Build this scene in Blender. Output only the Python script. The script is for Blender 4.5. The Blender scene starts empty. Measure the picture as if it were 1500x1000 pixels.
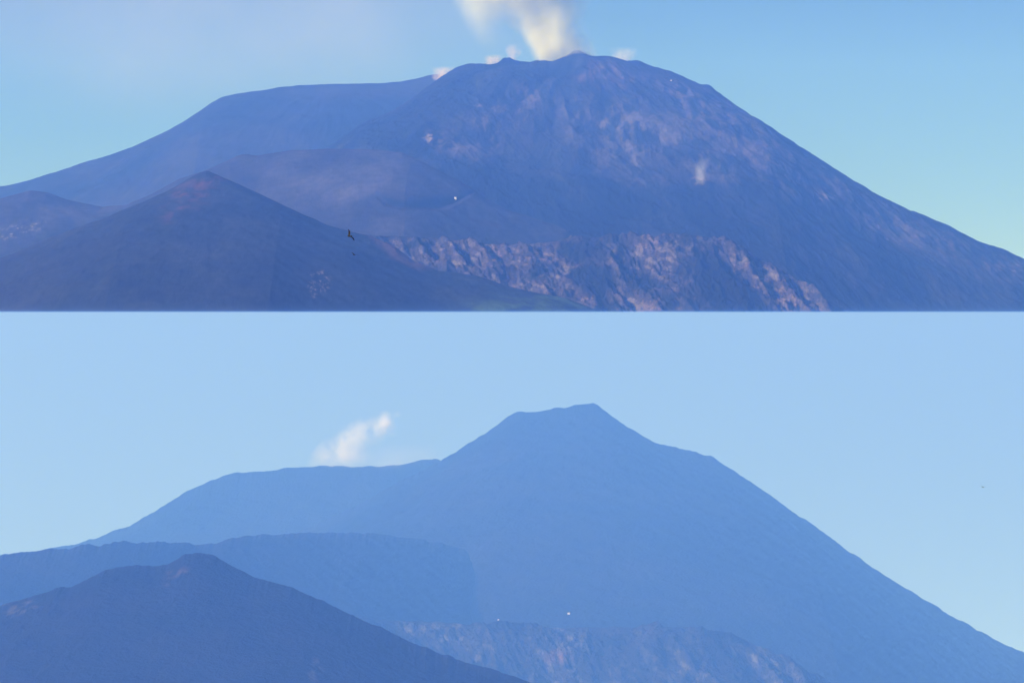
import bpy, math, random
import numpy as np

C = bpy.context.scene
col = C.collection

# ------------------------------------------------------------------ camera, world, sun, exposure
ZC = 1700.0                      # height of the viewpoint above the plain
HOR = 457.0                      # row of the horizon on a 1500 x 1000 frame
K = 2 * math.tan(math.radians(9.0)) / 1500.0
cam = bpy.data.cameras.new("camera")
cam.sensor_width = 36
cam.lens = 18 / math.tan(math.radians(9.0))
cam.clip_start = 1.0
cam.clip_end = 200000
cam.shift_y = -(500 - HOR) / 1500.0
camo = bpy.data.objects.new("camera", cam)
camo.location = (0, 0, ZC)
camo.rotation_euler = (math.radians(90), 0, 0)
col.objects.link(camo)
C.camera = camo

SUN_EL, SUN_AZ = math.radians(30), math.radians(248)      # azimuth clockwise from +Y: sun behind and to the left
W = bpy.data.worlds.new("World")
C.world = W
W.use_nodes = True
wn = W.node_tree
wn.nodes.clear()
wsky = wn.nodes.new("ShaderNodeTexSky")
wsky.sky_type = 'NISHITA'
wsky.sun_disc = False
wsky.sun_elevation = SUN_EL
wsky.sun_rotation = SUN_AZ
wsky.altitude = 3500
wsky.air_density = 0.75
wsky.dust_density = 0.05
wsky.ozone_density = 3.0
whs = wn.nodes.new("ShaderNodeMix")
whs.data_type = 'RGBA'; whs.blend_type = 'MULTIPLY'
whs.inputs[0].default_value = 1.0
whs.inputs[7].default_value = (0.585, 0.68, 0.69, 1)
wbg = wn.nodes.new("ShaderNodeBackground")
wbg.inputs['Strength'].default_value = 0.09
wout = wn.nodes.new("ShaderNodeOutputWorld")
wn.links.new(wsky.outputs[0], whs.inputs[6])
wn.links.new(whs.outputs[2], wbg.inputs['Color'])
wn.links.new(wbg.outputs[0], wout.inputs['Surface'])

sun = bpy.data.lights.new("sun", 'SUN')
sun.energy = 5.0
sun.angle = math.radians(0.5)
sun.color = (1.0, 0.93, 0.82)
suno = bpy.data.objects.new("sun", sun)
suno.location = (-3000, -3000, 6000)
dx, dy = math.sin(SUN_AZ) * math.cos(SUN_EL), math.cos(SUN_AZ) * math.cos(SUN_EL)
from mathutils import Vector
suno.rotation_euler = Vector((dx, dy, math.sin(SUN_EL))).to_track_quat('Z', 'Y').to_euler()
col.objects.link(suno)

C.view_settings.view_transform = 'Standard'
C.view_settings.look = 'None'
C.view_settings.gamma = 1
C.view_settings.exposure = 0.73
C.cycles.volume_bounces = 6
C.cycles.max_bounces = 8

# ------------------------------------------------------------------ helpers
def tag(o, label=None, cat=None, group=None, kind=None):
    if label: o['label'] = label
    if cat: o['category'] = cat
    if group: o['group'] = group
    if kind: o['kind'] = kind
    return o

def wpos(px, py, Y):
    """world point at distance Y seen at column px, row py of the photograph"""
    return Vector(((px - 750) * K * Y, Y, ZC + (HOR - py) * K * Y))

def _hash(ix, iy, seed):
    h = (ix.astype(np.int64) * 374761393 + iy.astype(np.int64) * 668265263 + seed * 1442695041) & 0xFFFFFFFF
    h = ((h ^ (h >> 13)) * 1274126177) & 0xFFFFFFFF
    h = h ^ (h >> 16)
    return (h & 0xFFFFFF) / float(0xFFFFFF) * 2 - 1

def vnoise(x, y, seed):
    ix, iy = np.floor(x), np.floor(y)
    fx, fy = x - ix, y - iy
    fx = fx * fx * fx * (fx * (fx * 6 - 15) + 10)
    fy = fy * fy * fy * (fy * (fy * 6 - 15) + 10)
    a, b = _hash(ix, iy, seed), _hash(ix + 1, iy, seed)
    c, d = _hash(ix, iy + 1, seed), _hash(ix + 1, iy + 1, seed)
    return (a * (1 - fx) + b * fx) * (1 - fy) + (c * (1 - fx) + d * fx) * fy

def fbm(x, y, scale, octs, seed, gain=0.5, ridged=False):
    s, amp, tot = 0, 1.0, 0
    x, y = x / scale, y / scale
    for o in range(octs):
        n = vnoise(x, y, seed + o * 17)
        if ridged: n = 1 - 2 * np.abs(n)
        s = s + n * amp
        tot += amp
        amp *= gain
        x, y = x * 2.03 * 0.8 - y * 2.03 * 0.6 + 11.3, x * 2.03 * 0.6 + y * 2.03 * 0.8 - 7.1
    return s / tot

def poly_soft(px, py, poly, soft):
    """1 inside the polygon, 0 outside, blending over soft"""
    inside = np.zeros(px.shape, bool)
    dist = np.full(px.shape, 1e9)
    n = len(poly)
    for i in range(n):
        x0, y0 = poly[i]; x1, y1 = poly[(i + 1) % n]
        if y0 != y1:
            cond = ((y0 > py) != (y1 > py)) & (px < (x1 - x0) * (py - y0) / (y1 - y0) + x0)
            inside ^= cond
        ex, ey = x1 - x0, y1 - y0
        t = np.clip(((px - x0) * ex + (py - y0) * ey) / (ex * ex + ey * ey + 1e-9), 0, 1)
        dist = np.minimum(dist, np.hypot(px - x0 - t * ex, py - y0 - t * ey))
    sd = np.where(inside, dist, -dist)
    t = np.clip(sd / soft * 0.5 + 0.5, 0, 1)
    return t * t * (3 - 2 * t)

def smooth(a, b, x):
    t = np.clip((x - a) / (b - a), 0, 1)
    return t * t * (3 - 2 * t)

def mixc(c, col2, m):
    return c * (1 - m[..., None]) + np.array(col2, float) * m[..., None]

# ------------------------------------------------------------------ materials
def rock_material(name, scale, bump=0.6, mott=0.35):
    m = bpy.data.materials.new(name)
    m.use_nodes = True
    nt = m.node_tree
    b = nt.nodes["Principled BSDF"]
    b.inputs['Roughness'].default_value = 0.95
    b.inputs['Specular IOR Level'].default_value = 0.05
    at = nt.nodes.new("ShaderNodeAttribute"); at.attribute_name = "rock_tone"
    tc = nt.nodes.new("ShaderNodeTexCoord")
    n1 = nt.nodes.new("ShaderNodeTexNoise"); n1.inputs['Scale'].default_value = scale
    n1.inputs['Detail'].default_value = 8; n1.inputs['Roughness'].default_value = 0.62
    nt.links.new(tc.outputs['Object'], n1.inputs['Vector'])
    mr = nt.nodes.new("ShaderNodeMapRange")
    mr.inputs['From Min'].default_value = 0.3; mr.inputs['From Max'].default_value = 0.7
    mr.inputs['To Min'].default_value = 1 - mott; mr.inputs['To Max'].default_value = 1 + mott
    nt.links.new(n1.outputs['Fac'], mr.inputs['Value'])
    vm = nt.nodes.new("ShaderNodeVectorMath"); vm.operation = 'SCALE'
    nt.links.new(at.outputs['Color'], vm.inputs[0])
    nt.links.new(mr.outputs[0], vm.inputs['Scale'])
    nt.links.new(vm.outputs[0], b.inputs['Base Color'])
    n2 = nt.nodes.new("ShaderNodeTexNoise"); n2.inputs['Scale'].default_value = scale * 4
    n2.inputs['Detail'].default_value = 6; n2.inputs['Roughness'].default_value = 0.65
    nt.links.new(tc.outputs['Object'], n2.inputs['Vector'])
    bp = nt.nodes.new("ShaderNodeBump"); bp.inputs['Strength'].default_value = bump
    bp.inputs['Distance'].default_value = 12.0
    nt.links.new(n2.outputs['Fac'], bp.inputs['Height'])
    nt.links.new(bp.outputs[0], b.inputs['Normal'])
    return m

def plain(name, color, rough=0.8):
    m = bpy.data.materials.new(name); m.use_nodes = True
    nt = m.node_tree
    b = nt.nodes["Principled BSDF"]; b.inputs['Roughness'].default_value = rough
    n = nt.nodes.new("ShaderNodeTexNoise"); n.inputs['Scale'].default_value = 3.0; n.inputs['Detail'].default_value = 5
    tc = nt.nodes.new("ShaderNodeTexCoord"); nt.links.new(tc.outputs['Object'], n.inputs['Vector'])
    r = nt.nodes.new("ShaderNodeValToRGB")
    r.color_ramp.elements[0].color = tuple(c * 0.82 for c in color) + (1,)
    r.color_ramp.elements[1].color = tuple(min(1, c * 1.12) for c in color) + (1,)
    nt.links.new(n.outputs['Fac'], r.inputs[0]); nt.links.new(r.outputs[0], b.inputs['Base Color'])
    return m

ROCK = rock_material("volcanic_rock", 0.02)
CLIFFM = rock_material("cliff_rock", 0.05, 1.0, 0.55)

# ------------------------------------------------------------------ terrain builder
FAR = 1.26                       # the upper mountain stands this much farther than its drawing units

def terrain(name, crest, depth, sf, sb=0.55, disp=None, tone=None, mat=None, x0=-260, x1=1760, dx=1.35,
            rows=330, apex=None, ext=None, label=None, floor=-30.0, front=None, crest_noise=6.0, seed=1, unit=1.0, cap=90.0, back_wall=None):
    """A mountain or ridge: its crest runs through the given skyline at the given distance; the flanks fall away
    towards the viewer and behind as on a cone, down to the plain."""
    cp = np.array(crest, float)
    if back_wall is not None:
        unit = FAR; cap *= FAR; depth = [(a, b * FAR) for a, b in depth] if not np.isscalar(depth) else depth * FAR
        front = front * FAR if front else None
    px = np.arange(x0, x1 + dx, dx)
    pyc = np.interp(px, cp[:, 0], cp[:, 1])
    # round the corners of the traced line a little
    kern = np.array([1, 2, 3, 2, 1], float); kern /= kern.sum()
    pyc = np.convolve(np.pad(pyc, 2, 'edge'), kern, 'valid')
    if np.isscalar(depth): D = np.full(px.shape, float(depth))
    else:
        dp = np.array(depth, float); D = np.interp(px, dp[:, 0], dp[:, 1])
    kd = np.hanning(int(260 / dx) | 1); kd /= kd.sum(); hd = len(kd) // 2
    D = np.convolve(np.pad(D, hd, 'edge'), kd, 'valid')         # the ridge bends, it has no corners
    zc = ZC + (HOR - pyc) * K * D
    zc = zc + crest_noise * fbm(px * 4.2, px * 0, 60.0, 4, seed + 5)
    z0 = (zc.max() if apex is None else max(zc.max(), ZC + (HOR - apex) * K * D.mean())) + 8.0
    front = front or min((z0 + 60) / sf * 1.05, D.min() - 1200)
    tf = np.linspace(0, 1, rows) ** 1.15 * front
    tb = -np.linspace(0, 1, 36)[1:] ** 1.2 * ((z0 + 60) / sb)
    t = np.concatenate([tb[::-1], tf])
    PX, T = np.meshgrid(px, t)
    Dm = np.broadcast_to(D, PX.shape)
    Y = Dm - T
    c = np.maximum(z0 - zc, 4.0)[None, :]
    # away from the crest the flank follows a smoothed skyline, so no step of it is dragged downhill
    kw = np.hanning(int(200 / dx) | 1); kw /= kw.sum(); h_ = len(kw) // 2
    cs = np.convolve(np.pad(c[0], h_, 'edge'), kw, 'valid')[None, :]
    c = c + (cs - c) * smooth(10, 420, np.abs(T) / unit)
    s = np.where(T > 0, sf, sb)
    r0 = np.minimum(c, cap)
    Z = z0 - c - (np.sqrt(r0 * r0 + (s * T) ** 2) - r0)
    X = (PX - 750) * K * Dm * (1 - 0.35 * T / Dm)      # columns spread a little less than the view does
    PXv = 750 + X / (K * Y)
    PY = HOR - (Z - ZC) / (K * Y)
    ctx = dict(PX=PXv, PY=PY, X=X / unit, Y=Y / unit, T=T / unit, Z=Z / unit, fade=smooth(0, 260, np.abs(T / unit)))
    if disp is not None:
        Z = Z + disp(ctx) * unit
    if back_wall is not None:                     # upper scene: the land falls away to a deep valley at its near side
        Z = np.minimum(Z, ZC - 20 + (Y - back_wall) * 3.3)
    Z = np.maximum(Z, floor)
    ctx['Z'] = Z / unit
    ctx['PY'] = HOR - (Z - ZC) / (K * Y)
    gy, gx = np.gradient(Z)
    hy = np.gradient(Y, axis=0); hx = np.gradient(X, axis=1)
    ctx['slope'] = np.hypot(gy / np.where(hy == 0, 1, hy), gx / np.where(hx == 0, 1, hx))
    colr = tone(ctx) if tone else np.broadcast_to(np.array([0.05, 0.045, 0.05]), Z.shape + (3,))
    nr, nc = Z.shape
    xm, ym, zb = 0.0, float(D.mean()), 0.0
    co = np.stack([X - xm, Y - ym, Z - zb], -1).reshape(-1, 3).astype(np.float32)
    i = np.arange(nr * nc).reshape(nr, nc)
    q = np.stack([i[:-1, :-1], i[:-1, 1:], i[1:, 1:], i[1:, :-1]], -1).reshape(-1, 4)
    # rows run from far to near, so this order faces up
    q = q[:, ::-1]
    me = bpy.data.meshes.new(name)
    me.vertices.add(len(co)); me.vertices.foreach_set('co', co.ravel())
    me.loops.add(q.size); me.loops.foreach_set('vertex_index', q.ravel().astype(np.int32))
    me.polygons.add(len(q))
    me.polygons.foreach_set('loop_start', np.arange(0, q.size, 4, dtype=np.int32))
    me.polygons.foreach_set('loop_total', np.full(len(q), 4, np.int32))
    me.polygons.foreach_set('use_smooth', np.ones(len(q), bool))
    me.update(); me.validate()
    a = me.attributes.new("rock_tone", 'FLOAT_COLOR', 'POINT')
    rgba = np.ones((nr * nc, 4), np.float32); rgba[:, :3] = np.clip(colr, 0.004, 0.9).reshape(-1, 3)
    a.data.foreach_set('color', rgba.ravel())
    me.materials.append(mat or ROCK)
    o = bpy.data.objects.new(name, me); o.location = (xm, ym, zb)
    col.objects.link(o)
    tag(o, label, kind='structure')
    return o

LAVA = np.array([0.0075, 0.0095, 0.015])
ASH = np.array([0.024, 0.022, 0.032])
RED = (0.085, 0.040, 0.055)
PALE = (0.34, 0.26, 0.24)
PINK = (0.36, 0.19, 0.18)
GREEN = (0.050, 0.085, 0.040)

def base_tone(c, seed, lo=LAVA, hi=ASH, sc=900.0, bias=0.0):
    n = fbm(c['X'], c['Y'] * 1.4, sc, 5, seed)
    m = smooth(-0.35 + bias, 0.4 + bias, n)
    m2 = fbm(c['X'], c['Y'], 120.0, 4, seed + 3)
    return mixc(np.broadcast_to(lo, c['X'].shape + (3,)), hi, m) * (1 + 0.45 * m2)[..., None]

def radial(c, ax, ay, seed, n=40.0, amp=30.0, octs=5):
    """gullies running down from an apex at (ax, ay)"""
    ang = np.arctan2(c['X'] - ax, -(c['Y'] - ay)) 
    r = np.hypot(c['X'] - ax, c['Y'] - ay)
    w = fbm(c['X'], c['Y'], 700.0, 3, seed + 40) * 0.10
    g = fbm((ang + w) * n, r / 900.0, 1.0, octs, seed, ridged=True)
    return g * amp * smooth(60, 900, r)

# ================================================================== UPPER MOUNTAIN (clear day, smoking summit)
def bowl(c, px, py, rx, ry, depth):
    d = ((c['PX'] - px) / rx) ** 2 + ((c['PY'] - py) / ry) ** 2
    return -depth * np.exp(-d)

UP_FAR = 23200
UP_MAIN = 21800
XA = lambda px, Y: (px - 750) * K * Y

def d_far(c):
    return c['fade'] * (radial(c, XA(480, UP_FAR), UP_FAR, 101, 6, 8) + 24 * fbm(c['X'], c['Y'], 500, 5, 102))
def t_far(c):
    b = base_tone(c, 103, LAVA * 1.2, ASH * 0.9)
    return b
terrain("ridge", [(-300, 352), (-100, 300), (0, 274), (45, 264), (100, 246), (150, 231), (195, 216), (222, 203), (250, 190), (270, 178), (290, 166), (308, 152),
                  (325, 143), (345, 138), (385, 133), (410, 128), (440, 125), (500, 123.5), (560, 122), (598, 118), (615, 114),
                  (630, 110), (640, 109), (655, 114), (690, 130), (900, 220), (1200, 420), (1800, 700)],
        UP_FAR, 0.50, disp=d_far, tone=t_far, apex=112, cap=250, seed=11, back_wall=14800, sb=1.3)

FLOW = [(505, 205), (540, 176), (600, 178), (650, 190), (700, 235), (760, 262), (860, 262), (960, 262), (1040, 290), (1100, 330),
        (1160, 380), (1230, 440), (1250, 470), (1100, 390), (1050, 352), (960, 345), (880, 345), (800, 328), (730, 306), (704, 290), (690, 272), (640, 250), (600, 222)]
FLOW2 = [(1040, 200), (1130, 265), (1230, 330), (1330, 400), (1400, 470), (1330, 470), (1260, 400), (1150, 310), (1080, 262)]
SCAR = [(720, 140), (760, 120), (800, 118), (790, 150), (740, 190), (720, 240), (690, 225), (640, 215), (680, 180)]
CONE = [(846, 118), (868, 92), (905, 94), (930, 112), (922, 130), (880, 128)]
RIGHT = [(950, 104), (1030, 132), (1120, 192), (1240, 275), (1330, 318), (1500, 392), (1480, 410), (1330, 362), (1230, 330), (1100, 250), (1010, 180)]
SPUR = [(820, 160), (920, 150), (1000, 180), (1060, 240), (1090, 262), (1000, 258), (940, 262), (890, 240), (850, 200)]

def d_main(c):
    f = smooth(0, 600, np.abs(c['T']))
    z = f * (radial(c, XA(800, UP_MAIN), UP_MAIN + 150, 111, 7, 15, 6) + 50 * fbm(c['X'], c['Y'], 420, 6, 112)
             + 15 * fbm(c['X'] + 0.3 * c['Y'], c['Y'] * 0.45, 150, 5, 113, gain=.6, ridged=True))
    ff = smooth(0, 60, np.abs(c['T']))
    z = z + ff * bowl(c, 815, 104, 30, 9, 55)                       # the open crater the smoke comes out of
    z = z + ff * bowl(c, 770, 100, 22, 7, 25)
    # the younger cone on the right with its rim
    dcx = (c['X'] - XA(885, UP_MAIN)); dcy = c['Y'] - (UP_MAIN - 330)
    rr = np.hypot(dcx, dcy * 0.8)
    z = z + 70 * np.exp(-(rr / 230) ** 2) * smooth(0, 200, c['T'])
    z = z + 24 * np.exp(-((c['PX'] - 1036) / 10) ** 2 - (c['T'] / 120) ** 2)
    z = z + 16 * poly_soft(c['PX'], c['PY'], FLOW, 14) * f
    return z
def t_main(c):
    wx = 12 * fbm(c['X'], c['Y'], 300, 4, 120); wy = 10 * fbm(c['X'], c['Y'], 300, 4, 121)
    x, y = c['PX'] + wx, c['PY'] + wy
    b = base_tone(c, 114, LAVA * 1.25, ASH * 0.85, 800)
    b = mixc(b, LAVA * 0.75, 0.85 * poly_soft(x, y, FLOW, 10))
    b = mixc(b, LAVA * 0.95, 0.7 * poly_soft(x, y, FLOW2, 24))
    st = 0.7 * fbm(c['X'], c['Y'] * 0.6, 170, 5, 131, gain=.65) + 0.75 * fbm(c['X'] * 1.0, c['Y'] * 0.35, 42, 4, 132, gain=.65)
    b = mixc(b, (0.092, 0.072, 0.085), 0.85 * poly_soft(x, y, SCAR, 18) * smooth(-0.1, 0.3, st))
    b = mixc(b, (0.120, 0.080, 0.098), 0.8 * poly_soft(x, y, CONE, 13) * smooth(-0.6, 0.2, st))
    b = mixc(b, (0.105, 0.086, 0.105), 0.7 * poly_soft(x, y, SPUR, 30) * smooth(-.3, .25, st))
    b = mixc(b, (0.092, 0.070, 0.090), 0.8 * poly_soft(x, y, RIGHT, 22) * smooth(-.35, .25, st))
    # tongues and runnels of darker lava down the slope, following the fall line
    ang = np.arctan2(c['X'] - XA(860, UP_MAIN), -(c['Y'] - UP_MAIN - 200)); rr = np.hypot(c['X'] - XA(860, UP_MAIN), c['Y'] - UP_MAIN - 200)
    tg = fbm(ang * 9 + 1.2 * fbm(c['X'], c['Y'], 500, 4, 141), rr / 1300.0, 1.0, 5, 142, gain=.6)
    b = b * (1 - 0.65 * smooth(0.08, 0.3, tg) * smooth(150, 600, rr))[..., None] + (0.011 * smooth(-0.1, -0.45, tg))[..., None]
    b = mixc(b, LAVA * 0.9, 0.8 * poly_soft(x, y, [(520, 190), (575, 165), (640, 125), (690, 112), (690, 150), (640, 190), (560, 214), (510, 210)], 16))
    b = mixc(b, LAVA * 0.8, 0.7 * poly_soft(x, y, [(735, 96), (790, 100), (860, 96), (830, 118), (780, 125), (745, 116)], 8))
    for (qx, qy, qr, a) in ((1025, 262, 9, .6), (633, 204, 9, .6), (1214, 288, 11, .7), (1205, 286, 5, .8), (702, 150, 5, .4)):
        m = np.exp(-(((x - qx) / qr) ** 2 + ((y - qy) / (qr * .7)) ** 2)) * smooth(-0.1, 0.35, fbm(c['X'], c['Y'], 40, 3, 140))
        b = mixc(b, PALE, a * m)
    return b
terrain("mountain", [(-300, 560), (-100, 480), (100, 400), (300, 310), (430, 243), (495, 212), (520, 188), (540, 176), (565, 168), (588, 158), (610, 141), (640, 119),
                     (660, 104), (675, 98), (690, 93.5), (705, 92.5), (718, 96), (728, 94), (737, 87), (745, 85), (755, 88), (775, 90), (805, 90),
                     (828, 84), (838, 76), (845, 74), (852, 77), (862, 82), (872, 87), (880, 88.5), (900, 90), (915, 93), (925, 90), (935, 89.5), (947, 94), (955, 99), (985, 104),
                     (1010, 117), (1030, 127), (1041, 130), (1056, 140), (1075, 153), (1110, 180), (1160, 210), (1200, 236), (1240, 265),
                     (1277, 288), (1330, 308), (1387, 330), (1420, 350), (1460, 367), (1500, 382), (1600, 420), (1800, 500)],
        [(-300, 21000), (400, 21400), (700, 21800), (1000, 21800), (1900, 20800)], 0.47, disp=d_main, tone=t_main, apex=76, cap=500, rows=460, dx=1.1, seed=12, back_wall=14800, sb=1.3,
        crest_noise=14)

terrain("hill", [(-300, 700), (700, 150), (790, 112), (815, 96), (830, 82), (838, 76), (845, 73), (852, 75), (862, 80), (875, 86), (890, 94), (920, 104), (1000, 150), (1800, 700)],
        22350, 0.5, disp=lambda c: c['fade'] * 10 * fbm(c['X'], c['Y'], 90, 4, 119), tone=lambda c: base_tone(c, 118, LAVA * 1.4, ASH, 300), apex=72, cap=60,
        x0=700, x1=1000, dx=1.0, rows=80, front=900, crest_noise=3, seed=31, back_wall=14800, sb=1.3)

# the lighter ash ledge in the middle, left of the dark lava
def d_ledge(c):
    f = c['fade']
    z = f * (16 * fbm(c['X'], c['Y'], 500, 5, 151) + 6 * fbm(c['X'], c['Y'], 90, 4, 152))
    z = z + f * 26 * fbm(c['X'] * 0.5 + c['Y'], c['Y'] * .4 - c['X'] * .3, 420, 3, 153)
    z = z - 22 * poly_soft(c['PX'], c['PY'], DIP, 6)
    return z
DIP = [(555, 286), (600, 293), (650, 289), (692, 284), (672, 296), (640, 305), (590, 304), (566, 298)]
def t_ledge(c):
    wx = 8 * fbm(c['X'], c['Y'], 200, 4, 155)
    x, y = c['PX'] + wx, c['PY'] + wx * .5
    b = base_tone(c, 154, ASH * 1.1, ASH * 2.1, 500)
    b = mixc(b, LAVA * .7, 0.95 * poly_soft(x, y, DIP, 4))  # shadow of the small valley, painted dark on top of the dip
    b = mixc(b, ASH * 0.7, 0.6 * poly_soft(x, y, [(-300, 250), (100, 330), (330, 250), (500, 330), (820, 345), (820, 420), (-300, 420)], 40))
    b = mixc(b, LAVA * 1.1, 0.8 * poly_soft(x, y, [(70, 345), (130, 330), (200, 302), (240, 285), (250, 290), (180, 320), (90, 362)], 8))
    m = poly_soft(x, y, [(-20, 342), (0, 337), (40, 328), (62, 322), (60, 338), (30, 345), (0, 352)], 8) * smooth(0.0, .5, fbm(c['X'], c['Y'], 26, 5, 156, gain=.7))
    b = mixc(b, (0.20, 0.18, 0.19), m)
    return b
terrain("ridge", [(-300, 300), (-60, 290), (0, 291), (45, 279), (70, 282), (100, 293), (150, 303), (185, 300), (225, 283), (262, 262), (300, 250), (330, 237), (348, 228), (362, 226), (375, 228),
                  (420, 221), (470, 218), (510, 218), (550, 219), (590, 224), (620, 238), (660, 258), (690, 274), (712, 291), (745, 308), (800, 325),
                  (850, 338), (900, 345), (960, 350), (1050, 372), (1200, 430), (1800, 640)],
        [(-300, 19600), (350, 19600), (700, 19200), (1800, 18800)], 0.56, disp=d_ledge, tone=t_ledge, apex=210, seed=13, back_wall=14800, sb=1.3, crest_noise=3)

# the ragged cliff band
CLIFF_Y = 18300
def d_cliff(c):
    f = smooth(0, 90, c['T'])
    g = fbm(c['X'] + 0.5 * c['Y'], c['Y'] * 0.55, 190, 6, 161, gain=.55, ridged=True)
    g2 = fbm(c['X'], c['Y'] * 0.5, 420, 4, 162)
    z = f * (62 * g + 60 * g2 + 22 * fbm(c['X'], c['Y'], 40, 4, 163))
    # terraces: benches and steps in the rock
    return z
def t_cliff(c):
    wx = 10 * fbm(c['X'], c['Y'], 120, 4, 165)
    x, y = c['PX'] + wx, c['PY'] + wx * .6
    b = base_tone(c, 164, LAVA * 1.1, ASH * 1.0, 180)
    n = fbm(c['X'] + c['Z'] * .5, c['Z'] * 1.5, 38, 5, 166, gain=.62) + 0.30 * fbm(c['X'] - c['Z'] * .8, c['Z'] * 1.2, 170, 3, 169)
    n3 = fbm(c['X'], c['Z'], 260, 4, 167)
    zone = poly_soft(x, y, [(540, 345), (640, 345), (720, 356), (850, 346), (1010, 344), (1075, 352), (1130, 385), (1215, 430), (1250, 470), (880, 470),
                            (830, 440), (760, 428), (690, 402), (620, 385), (575, 372)], 12)
    shade_holes = np.maximum.reduce([poly_soft(x, y, p, 7) for p in (
        [(820, 352), (868, 352), (866, 378), (840, 385), (818, 372)], [(835, 396), (862, 388), (895, 392), (898, 415), (885, 442), (862, 428), (836, 412)],
        [(780, 386), (795, 388), (792, 414), (775, 410)], [(1015, 362), (1040, 370), (1100, 420), (1150, 470), (1060, 470), (1020, 420)],
        [(900, 356), (912, 356), (912, 378), (904, 378)], [(938, 402), (952, 402), (950, 426), (936, 422)], [(960, 425), (985, 432), (990, 452), (975, 450)])])
    rock = zone * (1 - 0.9 * shade_holes) * (0.25 + 0.75 * smooth(-0.35, 0.2, n3))
    b = mixc(b, (0.062, 0.048, 0.062), rock * smooth(-0.6, 0.3, n3 + 0.4 * n))
    b = mixc(b, (0.165, 0.135, 0.142), rock * smooth(0.08, 0.42, n) * 0.9)
    pk = smooth(0.0, 0.4, fbm(c['X'], c['Z'], 110, 4, 168) + 0.25 * smooth(400, 450, y))
    b = mixc(b, (0.155, 0.100, 0.110), rock * pk * smooth(-0.05, 0.4, n) * 0.7)
    b = mixc(b, LAVA * 0.9, 0.85 * shade_holes)  # shade in the recesses painted into the rock tone, no relief behind it
    return b
terrain("cliff", [(-300, 560), (300, 430), (440, 362), (520, 348), (560, 346), (640, 348), (700, 357), (760, 360), (800, 355), (850, 347), (900, 348), (960, 347),
                  (1005, 344), (1050, 350), (1080, 357), (1110, 380), (1150, 403), (1190, 425), (1230, 452), (1300, 500), (1800, 760)],
        [(-300, 17900), (560, 18050), (850, 18300), (1100, 18300), (1250, 18100), (1800, 17800)], 0.62, disp=d_cliff, tone=t_cliff, apex=345, seed=14, back_wall=14800, sb=1.3, dx=1.0,
        x0=200, x1=1500, rows=420, front=2400, crest_noise=5, mat=CLIFFM)

# the nearest hill with the reddish tip
def d_hill(c):
    f = c['fade']
    return f * (22 * fbm(c['X'], c['Y'], 600, 5, 171) + radial(c, XA(300, 17000), 17000, 172, 5, 6)) + smooth(0, 80, c['T']) * 5 * fbm(c['X'], c['Y'], 60, 4, 173)
def t_hill(c):
    wx = 14 * fbm(c['X'], c['Y'], 220, 4, 175)
    x, y = c['PX'] + wx, c['PY'] + wx * .6
    b = base_tone(c, 174, LAVA * 1.8, np.array([0.019, 0.022, 0.032]), 420)
    sp = smooth(-0.2, 0.45, fbm(c['X'], c['Y'], 55, 4, 176))
    b = mixc(b, RED, 0.95 * poly_soft(x, y, [(258, 282), (285, 255), (310, 250), (330, 258), (320, 275), (280, 300), (250, 322), (246, 306)], 22) * (0.05 + 0.8 * sp))
    b = mixc(b, (0.034, 0.026, 0.036), 0.25 * poly_soft(x, y, [(-100, 380), (60, 370), (180, 352), (100, 400), (40, 460), (-100, 460)], 50))
    b = mixc(b, PALE, poly_soft(x, y, [(458, 404), (474, 398), (480, 412), (470, 426), (455, 432)], 7) * smooth(0.0, .5, fbm(c['X'], c['Y'], 22, 5, 177, gain=.7)))
    b = mixc(b, (0.13, 0.075, 0.078), 0.8 * poly_soft(x, y, [(540, 344), (575, 352), (625, 378), (640, 392), (610, 392), (570, 374)], 8))
    b = mixc(b, GREEN, 0.8 * poly_soft(x, y, [(660, 452), (700, 440), (780, 425), (850, 436), (880, 470), (660, 470)], 16) * smooth(-0.4, .3, fbm(c['X'], c['Y'], 80, 4, 178)))
    return b
terrain("hill", [(-300, 430), (-60, 392), (0, 378), (30, 368), (70, 348), (110, 335), (150, 322), (190, 305), (225, 290), (262, 271), (285, 256), (303, 250), (322, 258),
                 (350, 270), (380, 284), (430, 308), (480, 330), (520, 341), (545, 346), (580, 362), (605, 382), (640, 396), (700, 404), (740, 418),
                 (780, 428), (830, 437), (870, 452), (930, 490), (1100, 560), (1800, 800)],
        [(-300, 17500), (300, 17700), (600, 17500), (900, 17200), (1800, 16500)], 0.40, disp=d_hill, tone=t_hill, apex=248, cap=200, seed=15, back_wall=14800, sb=1.3, crest_noise=3)

# ================================================================== LOWER MOUNTAIN (hazy day, tall dark cone)
def mk_d(seed, ax, Y, g=5, n=6, f1=20):
    def d(c):
        return c['fade'] * (radial(c, XA(ax, Y), Y, seed, n, g) + f1 * fbm(c['X'], c['Y'], 420, 5, seed + 1) + 5 * fbm(c['X'], c['Y'], 60, 4, seed + 2))
    return d
def mk_t(seed, lo=1.1, hi=0.7):
    return lambda c: base_tone(c, seed, LAVA * lo * .7, ASH * hi * .7, 700)

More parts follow.
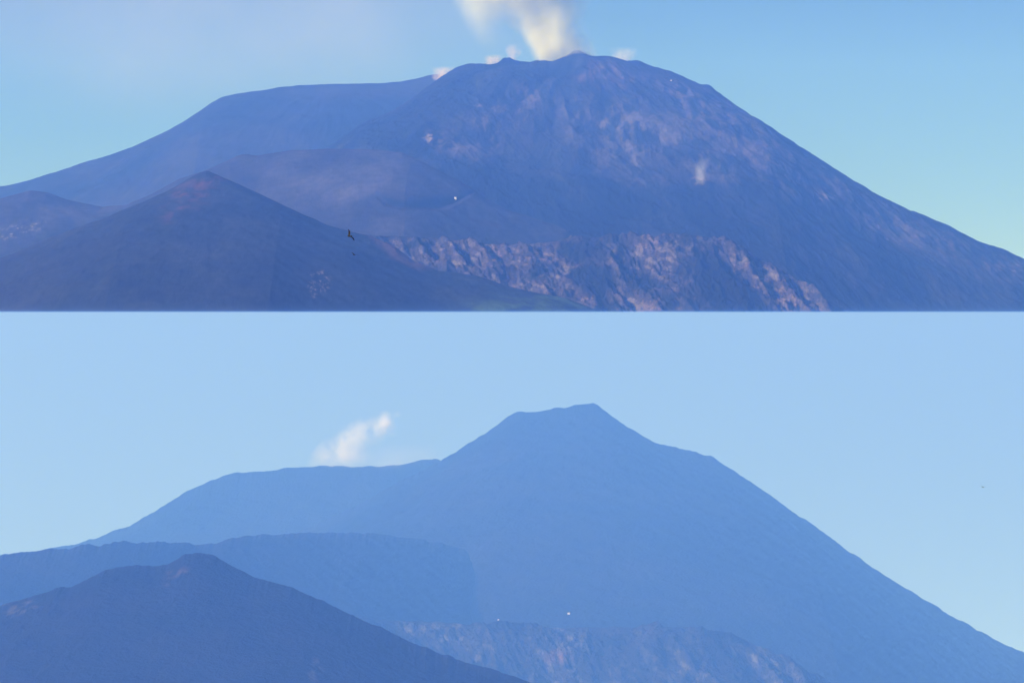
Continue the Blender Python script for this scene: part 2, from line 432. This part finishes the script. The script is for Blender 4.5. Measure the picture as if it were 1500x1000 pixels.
terrain("ridge", [(-300, 862), (-100, 826), (0, 812), (50, 807), (110, 797), (150, 784), (190, 769), (225, 750), (270, 722), (310, 702), (340, 693), (365, 690), (390, 689.5),
                  (420, 685), (470, 682), (540, 683), (590, 680), (615, 674), (633, 671.5), (648, 675), (700, 700), (900, 800), (1200, 980), (1800, 1200)],
        13050, 0.50, sb=1.7, disp=mk_d(201, 480, 12700, 4, 6, 14), tone=mk_t(202), apex=673, unit=13050/12700, cap=250, seed=21, crest_noise=7)
terrain("mountain", [(-300, 1150), (100, 960), (300, 850), (430, 782), (500, 750), (540, 731), (575, 710), (610, 693), (645, 674), (690, 647), (725, 624), (745, 609), (757, 603.5), (775, 604),
                     (800, 601), (828, 596), (850, 592), (868, 590.5), (876, 594), (890, 604), (920, 626), (945, 641), (960, 648), (985, 653), (1020, 661), (1045, 670),
                     (1080, 693), (1130, 727), (1200, 775), (1240, 804), (1280, 832), (1350, 875), (1400, 905), (1460, 938), (1500, 956), (1600, 1010), (1800, 1110)],
        [(-300, 11900), (500, 12100), (850, 12200), (1900, 11900)], 0.205, disp=mk_d(211, 820, 11800, 5, 6, 18), tone=mk_t(212, 1.1, .75), apex=588, seed=22, cap=400, sb=1.0, rows=400, crest_noise=7)
terrain("ridge", [(-300, 840), (-60, 816), (0, 813), (60, 806), (120, 799), (180, 794), (240, 793), (290, 796), (315, 796), (340, 787), (380, 783), (430, 779), (500, 779), (560, 782),
                  (620, 791), (680, 803), (760, 826), (850, 858), (950, 900), (1100, 970), (1800, 1300)],
        [(-300, 7500), (200, 8100), (500, 9500), (820, 10900), (1800, 10700)], 0.22, disp=mk_d(221, 420, 10300, 4, 6, 16), tone=mk_t(222, 1.1, .75), apex=776, unit=8000/10300, seed=23, crest_noise=7)

def d_lcliff(c):
    f = smooth(0, 60, c['T'])
    g = fbm(c['X'] + 0.5 * c['Y'], c['Y'] * 0.55, 110, 6, 231, gain=.55, ridged=True)
    return f * (34 * g + 36 * fbm(c['X'], c['Y'] * .5, 220, 4, 232) + 12 * fbm(c['X'], c['Y'], 22, 4, 233))
def t_lcliff(c):
    wx = 12 * fbm(c['X'], c['Y'], 60, 4, 235)
    x, y = c['PX'] + wx, c['PY'] + wx * .6
    b = base_tone(c, 234, LAVA * 0.9, ASH * 0.7, 120)
    n = fbm(c['X'] + c['Z'] * .5, c['Z'] * 1.5, 24, 5, 236, gain=.62) + .3 * fbm(c['X'] - c['Z'] * .8, c['Z'] * 1.2, 110, 3, 237)
    zone = poly_soft(x, y, [(590, 912), (670, 912), (760, 925), (860, 918), (1010, 915), (1090, 935), (1160, 970), (1200, 1010), (820, 1020), (740, 985), (660, 950), (600, 930)], 14)
    shade_holes = np.maximum.reduce([poly_soft(x, y, p, 8) for p in ([(840, 955), (880, 950), (895, 1000), (860, 1010)], [(1020, 935), (1060, 945), (1120, 1000), (1050, 1000)],
                                                                 [(900, 925), (912, 925), (914, 950), (902, 950)])])  # shaded recesses painted by leaving the pale rock tone out
    rock = zone * (1 - .9 * shade_holes) * (0.15 + 0.85 * smooth(-0.3, 0.25, fbm(c['X'], c['Z'], 150, 4, 238)))
    b = mixc(b, (0.05, 0.045, 0.05), rock * .7)
    b = mixc(b, (0.12, 0.11, 0.10), rock * smooth(0.0, 0.35, n))
    b = mixc(b, (0.20, 0.11, 0.10), rock * .9 * np.exp(-(((x - 820) / 22) ** 2 + ((y - 962) / 7) ** 2)))
    return b
terrain("cliff", [(-300, 1150), (300, 980), (480, 915), (560, 908), (640, 910), (720, 918), (800, 920), (900, 918), (1000, 917), (1070, 926), (1110, 946), (1160, 972), (1220, 1005), (1800, 1300)],
        [(-300, 8000), (850, 8250), (1800, 8000)], 0.62, disp=d_lcliff, tone=t_lcliff, apex=905, unit=8250/9450, seed=24, dx=1.0, x0=200, x1=1500, rows=360, front=1400, crest_noise=3, mat=CLIFFM)

def t_lhill(c):
    wx = 12 * fbm(c['X'], c['Y'], 60, 4, 245)
    x, y = c['PX'] + wx, c['PY'] + wx * .6
    b = base_tone(c, 242, LAVA * 0.6, ASH * 0.35, 600)
    m = poly_soft(x, y, [(245, 838), (268, 830), (284, 836), (268, 850), (244, 860)], 8) * smooth(-0.2, .3, fbm(c['X'], c['Y'], 22, 4, 246))
    b = mixc(b, (0.055, 0.042, 0.045), m)
    m = (poly_soft(x, y, [(10, 885), (45, 876), (48, 886), (20, 900), (5, 905)], 8) + poly_soft(x, y, [(452, 972), (470, 964), (474, 976), (462, 992), (448, 996)], 6)) * smooth(-0.1, .3, fbm(c['X'], c['Y'], 18, 4, 247))
    b = mixc(b, (0.065, 0.058, 0.06), np.clip(m, 0, 1))
    return b
terrain("hill", [(-300, 930), (-60, 905), (0, 888), (40, 874), (80, 862), (110, 857), (150, 836), (185, 828), (215, 829), (245, 827), (268, 813), (290, 808), (312, 811), (340, 828), (370, 845),
                 (420, 858), (470, 880), (520, 904), (560, 920), (600, 940), (650, 960), (700, 976), (760, 994), (850, 1030), (1200, 1160), (1800, 1400)],
        [(-300, 5200), (300, 5300), (600, 5250), (1800, 5000)], 0.42, disp=mk_d(241, 300, 8200, 4, 6, 18), tone=t_lhill, apex=806, unit=5300/8200, seed=25, crest_noise=3)

# the plain everything stands on
def ground():
    n = 80
    xs = np.linspace(-70000, 70000, n); ys = np.linspace(-30000, 90000, n)
    X, Y = np.meshgrid(xs, ys)
    Z = -12 + 8 * fbm(X, Y, 5000, 3, 5)
    verts = np.stack([X, Y, Z], -1).reshape(-1, 3).tolist()
    faces = [(j * n + i, j * n + i + 1, (j + 1) * n + i + 1, (j + 1) * n + i) for j in range(n - 1) for i in range(n - 1)]
    me = bpy.data.meshes.new("ground"); me.from_pydata(verts, [], faces)
    m = plain("dry_plain", (0.09, 0.10, 0.06), 0.95)
    m.node_tree.nodes["Noise Texture"].inputs['Scale'].default_value = 0.002
    me.materials.append(m)
    o = bpy.data.objects.new("ground", me); col.objects.link(o); tag(o, kind='structure')
ground()

# ================================================================== the pale sky behind the lower mountain
def box_mesh(name, x0, x1, y0, y1, z0, z1):
    v = [(x0, y0, z0), (x1, y0, z0), (x1, y1, z0), (x0, y1, z0), (x0, y0, z1), (x1, y0, z1), (x1, y1, z1), (x0, y1, z1)]
    f = [(0, 3, 2, 1), (4, 5, 6, 7), (0, 1, 5, 4), (1, 2, 6, 5), (2, 3, 7, 6), (3, 0, 4, 7)]
    me = bpy.data.meshes.new(name); me.from_pydata(v, [], f); return me
SKY_Y = 14200
def lower_sky():
    me = box_mesh("sky", -14000, 14000, 0, 60, -60, ZC)
    o = bpy.data.objects.new("sky", me); o.location = (0, SKY_Y, 0); col.objects.link(o)
    tag(o, kind='structure')
    m = bpy.data.materials.new("pale_sky"); m.use_nodes = True
    nt = m.node_tree; nt.nodes.clear()
    out = nt.nodes.new("ShaderNodeOutputMaterial")
    em = nt.nodes.new("ShaderNodeEmission"); em.inputs['Strength'].default_value = 0.26
    tc = nt.nodes.new("ShaderNodeTexCoord")
    mp = nt.nodes.new("ShaderNodeVectorMath"); mp.operation = 'MULTIPLY'
    mp.inputs[1].default_value = (1 / 9000.0, 0.0, 1 / 3600.0)
    ad = nt.nodes.new("ShaderNodeVectorMath"); ad.operation = 'ADD'; ad.inputs[1].default_value = (0, 1.0, 0.42)
    sk = nt.nodes.new("ShaderNodeTexSky"); sk.sky_type = 'NISHITA'; sk.sun_disc = False
    sk.sun_elevation = SUN_EL; sk.sun_rotation = SUN_AZ; sk.altitude = 500
    sk.dust_density = 1.0; sk.ozone_density = 3.0
    nt.links.new(tc.outputs['Object'], mp.inputs[0]); nt.links.new(mp.outputs[0], ad.inputs[0])
    nt.links.new(ad.outputs[0], sk.inputs['Vector'])
    tn = nt.nodes.new("ShaderNodeMix"); tn.data_type = 'RGBA'; tn.blend_type = 'MULTIPLY'
    tn.inputs[0].default_value = 1.0; tn.inputs[7].default_value = (1.06, 0.95, 0.93, 1)
    nt.links.new(sk.outputs[0], tn.inputs[6]); nt.links.new(tn.outputs[2], em.inputs['Color']); nt.links.new(em.outputs[0], out.inputs['Surface'])
    me.materials.append(m)
lower_sky()

# ================================================================== air
def haze(x0, x1, y0, y1, z0, z1, dens, color, aniso=0.0):
    me = box_mesh("haze", x0, x1, y0, y1, z0, z1)
    m = bpy.data.materials.new("air"); m.use_nodes = True
    nt = m.node_tree; nt.nodes.clear()
    out = nt.nodes.new("ShaderNodeOutputMaterial")
    v = nt.nodes.new("ShaderNodeVolumePrincipled")
    v.inputs['Color'].default_value = color + (1,)
    v.inputs['Density'].default_value = dens
    v.inputs['Absorption Color'].default_value = (1, 1, 1, 1)
    v.inputs['Anisotropy'].default_value = aniso
    nt.links.new(v.outputs[0], out.inputs['Volume'])
    me.materials.append(m)
    o = bpy.data.objects.new("haze", me); col.objects.link(o); tag(o, kind='stuff')
    return o
haze(-16000, 16000, -1500, SKY_Y - 20, -61, ZC + 1.0, 1.3e-4, (0.120, 0.31, 1.0))
haze(-16000, 16000, SKY_Y + 80, 33800, -61, 4300, 0.80e-4, (0.100, 0.265, 1.0))

# ================================================================== smoke and steam
def surface(px, py):
    """where the line of sight through a photo pixel meets the built terrain"""
    bpy.context.view_layer.update()
    d = bpy.context.evaluated_depsgraph_get()
    o = Vector((0, 0, ZC)); best = None
    dr = wpos(px, py, 1.0) - o
    for ob in col.objects:
        if ob.type == 'MESH' and ob.name.split('.')[0] in ('mountain', 'ridge', 'hill', 'cliff'):
            ok, loc, nrm, idx = ob.ray_cast(o - ob.location, dr)
            if ok and (best is None or loc.y + ob.location.y < best.y): best = loc + ob.location
    return best

def smoke(name, size, center, dens, color, label, cx=(0, 0, 0), rx=(0.5, 0.0), rz_fade=(0.0, 0.15, 0.85, 1.0), nscale=3.0, nstr=1.2, soft=0.5, seed=0.0, aniso=0.0, warp=0.15, ncut=0.5):
    """A body of smoke in a box of the given size. Along height h (0..1) its axis runs at x = cx0 + cx1 h + cx2 h^2
    and its radius is rx0 + rx1 h (in box halves); noise tears the edges."""
    sx, sy, sz = size
    me = box_mesh(name, -sx / 2, sx / 2, -sy / 2, sy / 2, 0, sz)
    o = bpy.data.objects.new(name, me); o.location = center; col.objects.link(o)
    tag(o, label, kind='stuff')
    m = bpy.data.materials.new(name); m.use_nodes = True
    nt = m.node_tree; nt.nodes.clear(); L = nt.links
    def val(x):
        return x
    def M(op, a, b=None, c=None, clamp=False):
        n = nt.nodes.new("ShaderNodeMath"); n.operation = op; n.use_clamp = clamp
        for i, v in enumerate((a, b, c)):
            if v is None: continue
            if hasattr(v, 'links') or hasattr(v, 'node'): L.new(v, n.inputs[i])
            else: n.inputs[i].default_value = v
        return n.outputs[0]
    def R(v, a, b, lo=0.0, hi=1.0):
        n = nt.nodes.new("ShaderNodeMapRange"); n.interpolation_type = 'SMOOTHSTEP'
        L.new(v, n.inputs['Value'])
        n.inputs['From Min'].default_value = a; n.inputs['From Max'].default_value = b
        n.inputs['To Min'].default_value = lo; n.inputs['To Max'].default_value = hi
        return n.outputs[0]
    tc = nt.nodes.new("ShaderNodeTexCoord")
    sc = nt.nodes.new("ShaderNodeVectorMath"); sc.operation = 'MULTIPLY'; sc.inputs[1].default_value = (2 / sx, 2 / sy, 1 / sz)
    L.new(tc.outputs['Object'], sc.inputs[0])
    # noise space: metric, in units of the height
    ns = nt.nodes.new("ShaderNodeVectorMath"); ns.operation = 'MULTIPLY_ADD'
    ns.inputs[1].default_value = (1 / sz, 1 / sz, 1 / sz); ns.inputs[2].default_value = (seed, seed * 1.7, seed * .3)
    L.new(tc.outputs['Object'], ns.inputs[0])
    nz = nt.nodes.new("ShaderNodeTexNoise"); nz.inputs['Scale'].default_value = nscale
    nz.inputs['Detail'].default_value = 4; nz.inputs['Roughness'].default_value = 0.55
    L.new(ns.outputs[0], nz.inputs['Vector'])
    nw = nt.nodes.new("ShaderNodeTexNoise"); nw.inputs['Scale'].default_value = nscale * .6; nw.inputs['Detail'].default_value = 2
    L.new(ns.outputs[0], nw.inputs['Vector'])
    wsub = nt.nodes.new("ShaderNodeVectorMath"); wsub.operation = 'SUBTRACT'; wsub.inputs[1].default_value = (.5, .5, .5)
    L.new(nw.outputs['Color'], wsub.inputs[0])
    wsc = nt.nodes.new("ShaderNodeVectorMath"); wsc.operation = 'SCALE'; wsc.inputs['Scale'].default_value = warp * 2
    L.new(wsub.outputs[0], wsc.inputs[0])
    wad = nt.nodes.new("ShaderNodeVectorMath"); wad.operation = 'ADD'
    L.new(sc.outputs[0], wad.inputs[0]); L.new(wsc.outputs[0], wad.inputs[1])
    sp = nt.nodes.new("ShaderNodeSeparateXYZ"); L.new(wad.outputs[0], sp.inputs[0])
    sp0 = nt.nodes.new("ShaderNodeSeparateXYZ"); L.new(sc.outputs[0], sp0.inputs[0])
    h = sp0.outputs[2]
    axis = M('ADD', M('MULTIPLY_ADD', h, cx[1], cx[0]), M('MULTIPLY', M('MULTIPLY', h, h), cx[2]))
    rad = M('MULTIPLY_ADD', h, rx[1], rx[0])
    u = M('DIVIDE', M('SUBTRACT', sp.outputs[0], axis), rad)
    w = M('DIVIDE', sp.outputs[1], rad)
    d = M('SQRT', M('ADD', M('MULTIPLY', u, u), M('MULTIPLY', w, w)))
    body = R(d, 1.0, 1.0 - soft)
    body.node.inputs['From Min'].default_value = 1.0; body.node.inputs['From Max'].default_value = 1.0 - soft
    hb = M('MULTIPLY', R(h, rz_fade[0], rz_fade[1]), M('SUBTRACT', 1.0, R(h, rz_fade[2], rz_fade[3])))
    tex = M('MAXIMUM', M('MULTIPLY_ADD', M('SUBTRACT', nz.outputs['Fac'], ncut), nstr * 4, 1.0), 0.0)
    # nothing may reach the faces of the box
    ex = M('SUBTRACT', 1.0, R(M('ABSOLUTE', sp0.outputs[0]), 0.8, 1.0))
    ey = M('SUBTRACT', 1.0, R(M('ABSOLUTE', sp0.outputs[1]), 0.8, 1.0))
    den = M('MULTIPLY', M('MULTIPLY', M('MULTIPLY', body, hb), M('MULTIPLY', tex, dens)), M('MULTIPLY', ex, ey))
    v = nt.nodes.new("ShaderNodeVolumePrincipled")
    v.inputs['Color'].default_value = color + (1,)
    v.inputs['Anisotropy'].default_value = aniso
    L.new(den, v.inputs['Density'])
    out = nt.nodes.new("ShaderNodeOutputMaterial"); L.new(v.outputs[0], out.inputs['Volume'])
    me.materials.append(m)
    return o

U = K * 21900           # metres per photo pixel at the summit
def sm(name, px, py, w, hgt, dpt, dens, color, label, Y=21800 * FAR, **kw):
    """smoke whose foot is at (px, py) of the photograph; w and hgt are in its pixels"""
    p = wpos(px, py, Y); k = K * Y
    dens = dens / (k / 4.6)
    return smoke(name, (w * k, dpt * k, hgt * k), p, dens, color, label, **kw)

WARM = (1.0, 0.985, 0.74)
PINKS = (1.0, 0.86, 0.82)
sm("smoke", 800, 108, 260, 230, 150, 0.016, WARM, "thick pale yellow smoke column rising from the open crater",
   cx=(0.23, -0.35, -0.92), rx=(0.27, 0.85), rz_fade=(0.0, 0.06, 0.9, 1.0), nscale=5.0, nstr=1.3, soft=.8, warp=.34, seed=3.1)
sm("smoke", 700, 84, 190, 200, 120, 0.0075, WARM, "thinner smoke curl drifting up left of the main column",
   cx=(0.25, -0.45, -0.1), rx=(0.16, 0.85), rz_fade=(0.0, 0.45, 0.9, 1.0), nscale=4.0, nstr=0.9, soft=.9, warp=.2, seed=7.7)
sm("smoke", 330, 205, 1400, 330, 300, 0.00055, (1.0, .96, .93), "faint veil of old smoke drifting left over the far ridge", Y=23700 * FAR,
   cx=(0.0, 0.0, 0.0), rx=(0.75, 0.3), rz_fade=(0.0, 0.5, 0.8, 1.0), nscale=1.8, nstr=0.8, soft=1.0, warp=.2, seed=1.2)
for (px, py, w, h, dn, pk, lab, sd) in (
        (643, 120, 66, 24, .034, 1, "small pink steam puff on the left rim by the saddle", 1.0),
        (718, 101, 60, 22, .036, 1, "pink steam puff on the rim left of the highest notch", 2.0),
        (750, 96, 44, 34, .040, 1, "brightest pink steam puff at the notch of the rim", 3.0),
        (822, 106, 60, 34, .014, 0, "low smoke spilling out of the crater at the foot of the smoke column", 8.0),
        (905, 99, 90, 32, .016, 0, "pale steam drifting behind the right rim", 5.0),
        (1025, 274, 40, 46, .012, 0, "short white steam jet on the dark right slope", 6.0)):
    Yd = surface(px, py).y - 40 if py > 200 else 0
    sm("steam", px, py, w * 1.6, h, w * .8, dn, PINKS if pk else (1, .97, .95), lab, Y=Yd if py > 200 else 21780 * FAR,
       cx=(0.0, 0.15, 0.0), rx=(0.22, 0.25), rz_fade=(0.0, 0.3, 0.4, 1.0), nscale=2.6, nstr=1.0, soft=.95, warp=.2, seed=sd)
YB = 13050
for (px, py, w, h, dn, lab, sd) in (
        (568, 643, 64, 46, .016, "thin smoke puff rising at the right end above the far ridge of the hazy mountain", 5.9),):
    sm("smoke", px, py, w, h, w * .7, dn, (1, .98, .96), lab, Y=YB, cx=(-.1, 0.2, 0.0), rx=(0.62, 0.0), rz_fade=(0.02, 0.5, 0.5, .98),
       nscale=2.4, nstr=1.5, soft=1.0, warp=.5, seed=sd)
sm("smoke", 523, 692, 190, 88, 110, .008, (1, .98, .96), "largest white smoke puff leaning right above the far ridge of the hazy mountain", Y=YB,
   cx=(-0.32, 0.35, 0.30), rx=(0.60, -0.20), rz_fade=(0.0, 0.35, 0.62, .98), nscale=3.6, nstr=1.6, soft=1.0, warp=.30, seed=4.4)
sm("smoke", 580, 694, 260, 50, 90, 0.0016, (1, .96, .96), "faint smoke lying on the far ridge of the hazy mountain", Y=YB,
   cx=(0.0, 0.0, 0.0), rx=(0.8, -0.2), rz_fade=(0.0, 0.2, 0.3, 1.0), nscale=2.0, nstr=.7, soft=1.0, warp=.2, seed=9.4)

# ================================================================== huts
HUTW = plain("white_plaster", (0.80, 0.74, 0.68), 0.7)
HUTR = plain("hut_roof", (0.62, 0.56, 0.52), 0.6)
HUTD = plain("hut_door", (0.10, 0.08, 0.07), 0.6)
def part(name, verts, faces, mat, parent):
    me = bpy.data.meshes.new(name); me.from_pydata(verts, [], faces); me.materials.append(mat)
    o = bpy.data.objects.new(name, me); col.objects.link(o); o.parent = parent; return o
def bx(x0, x1, y0, y1, z0, z1):
    v = [(x0, y0, z0), (x1, y0, z0), (x1, y1, z0), (x0, y1, z0), (x0, y0, z1), (x1, y0, z1), (x1, y1, z1), (x0, y1, z1)]
    return v, [(0, 3, 2, 1), (4, 5, 6, 7), (0, 1, 5, 4), (1, 2, 6, 5), (2, 3, 7, 6), (3, 0, 4, 7)]
def hut(px, py, w, label):
    p = surface(px, py)
    if p is None: return
    r = bpy.data.objects.new("mountain_hut", None); col.objects.link(r); r.location = p - Vector((0, 0, w * .25))
    tag(r, label, "hut")
    h = w * .75
    part("wall", *bx(-w / 2, w / 2, -w * .35, w * .35, -w * .3, h), HUTW, r)
    e = w * .56; q = w * .42
    v = [(-e, -q, h), (e, -q, h), (e, q, h), (-e, q, h), (-e, 0, h + w * .3), (e, 0, h + w * .3)]
    part("roof", v, [(0, 1, 5, 4), (2, 3, 4, 5), (0, 4, 3), (1, 2, 5), (3, 2, 1, 0)], HUTR, r)
    part("door", *bx(-w * .08, w * .08, -w * .36, -w * .353, 0, h * .55), HUTD, r)
hut(667, 291, 15, "tiny bright white hut on the ledge above the cliff band of the clear mountain")
hut(983, 119, 11, "tiny pale shelter high on the right shoulder of the smoking summit")
hut(833, 899, 6.5, "brighter of the two tiny white huts above the hazy cliff band")
hut(730, 908, 4.0, "fainter tiny hut left of the brighter one, above the hazy cliff band")

# ================================================================== birds
FEA = plain("dark_feathers", (0.003, 0.003, 0.004), 0.9)
def bird(px, py, Y, span, yaw, roll, flap, label):
    r = bpy.data.objects.new("bird", None); col.objects.link(r); r.location = wpos(px, py, Y)
    r.rotation_euler = (0, roll, yaw)
    tag(r, label, "bird", "birds in flight before the mountain")
    # body with head, beak and tail in one surface, along local +Y
    L = span * .5
    st = [(-.62, .002, .10), (-.5, .018, .12), (-.36, .03, .07), (-.2, .075, .07), (0, .11, .105), (.2, .11, .105), (.34, .07, .07), (.42, .062, .066), (.5, .05, .055), (.56, .015, .015), (.64, .003, .003)]
    n = 12; V = []; F = []
    for (y, rz, rx_) in st:
        for k in range(n):
            a = 2 * math.pi * k / n
            V.append((rx_ * L * math.cos(a), y * L, rz * L * math.sin(a) + (0.03 * L if y > .3 else 0)))
    for i in range(len(st) - 1):
        for k in range(n):
            F.append((i * n + k, i * n + (k + 1) % n, (i + 1) * n + (k + 1) % n, (i + 1) * n + k))
    F.append(tuple(range(n))[::-1]); F.append(tuple(range((len(st) - 1) * n, len(st) * n)))
    part("body", V, F, FEA, r)
    for s in (-1, 1):
        V = []; F = []
        sec = [(0.08, .26, -.10, 0), (.3, .30, -.14, .25), (.6, .22, -.14, .40), (.85, .08, -.16, .34), (1.0, -.10, -.16, .25)]
        for (x, yf, yb, z) in sec:
            zz = z * flap * L
            for (y, t) in ((yf, 0), (yf * .5 + yb * .5, .022), (yb, 0), (yf * .5 + yb * .5, -.012)):
                V.append((s * x * L, y * L, zz + t * L))
        for i in range(len(sec) - 1):
            for k in range(4):
                f = (i * 4 + k, i * 4 + (k + 1) % 4, (i + 1) * 4 + (k + 1) % 4, (i + 1) * 4 + k)
                F.append(f if s > 0 else f[::-1])
        F.append((0, 1, 2, 3)); F.append(tuple(len(V) - 4 + k for k in (3, 2, 1, 0)))
        part("wing", V, F, FEA, r)
bird(512, 346, 240, 1.05, 0.75, 0.95, 1.0, "larger dark bird flying with raised wings before the front hill")
bird(519, 373, 260, 0.8, 0.5, 0.3, 0.6, "smaller dark bird gliding below the larger one before the front hill")
bird(1440, 713, 420, 0.85, 0.3, 0.15, .5, "lone distant bird in the pale sky right of the hazy cone")
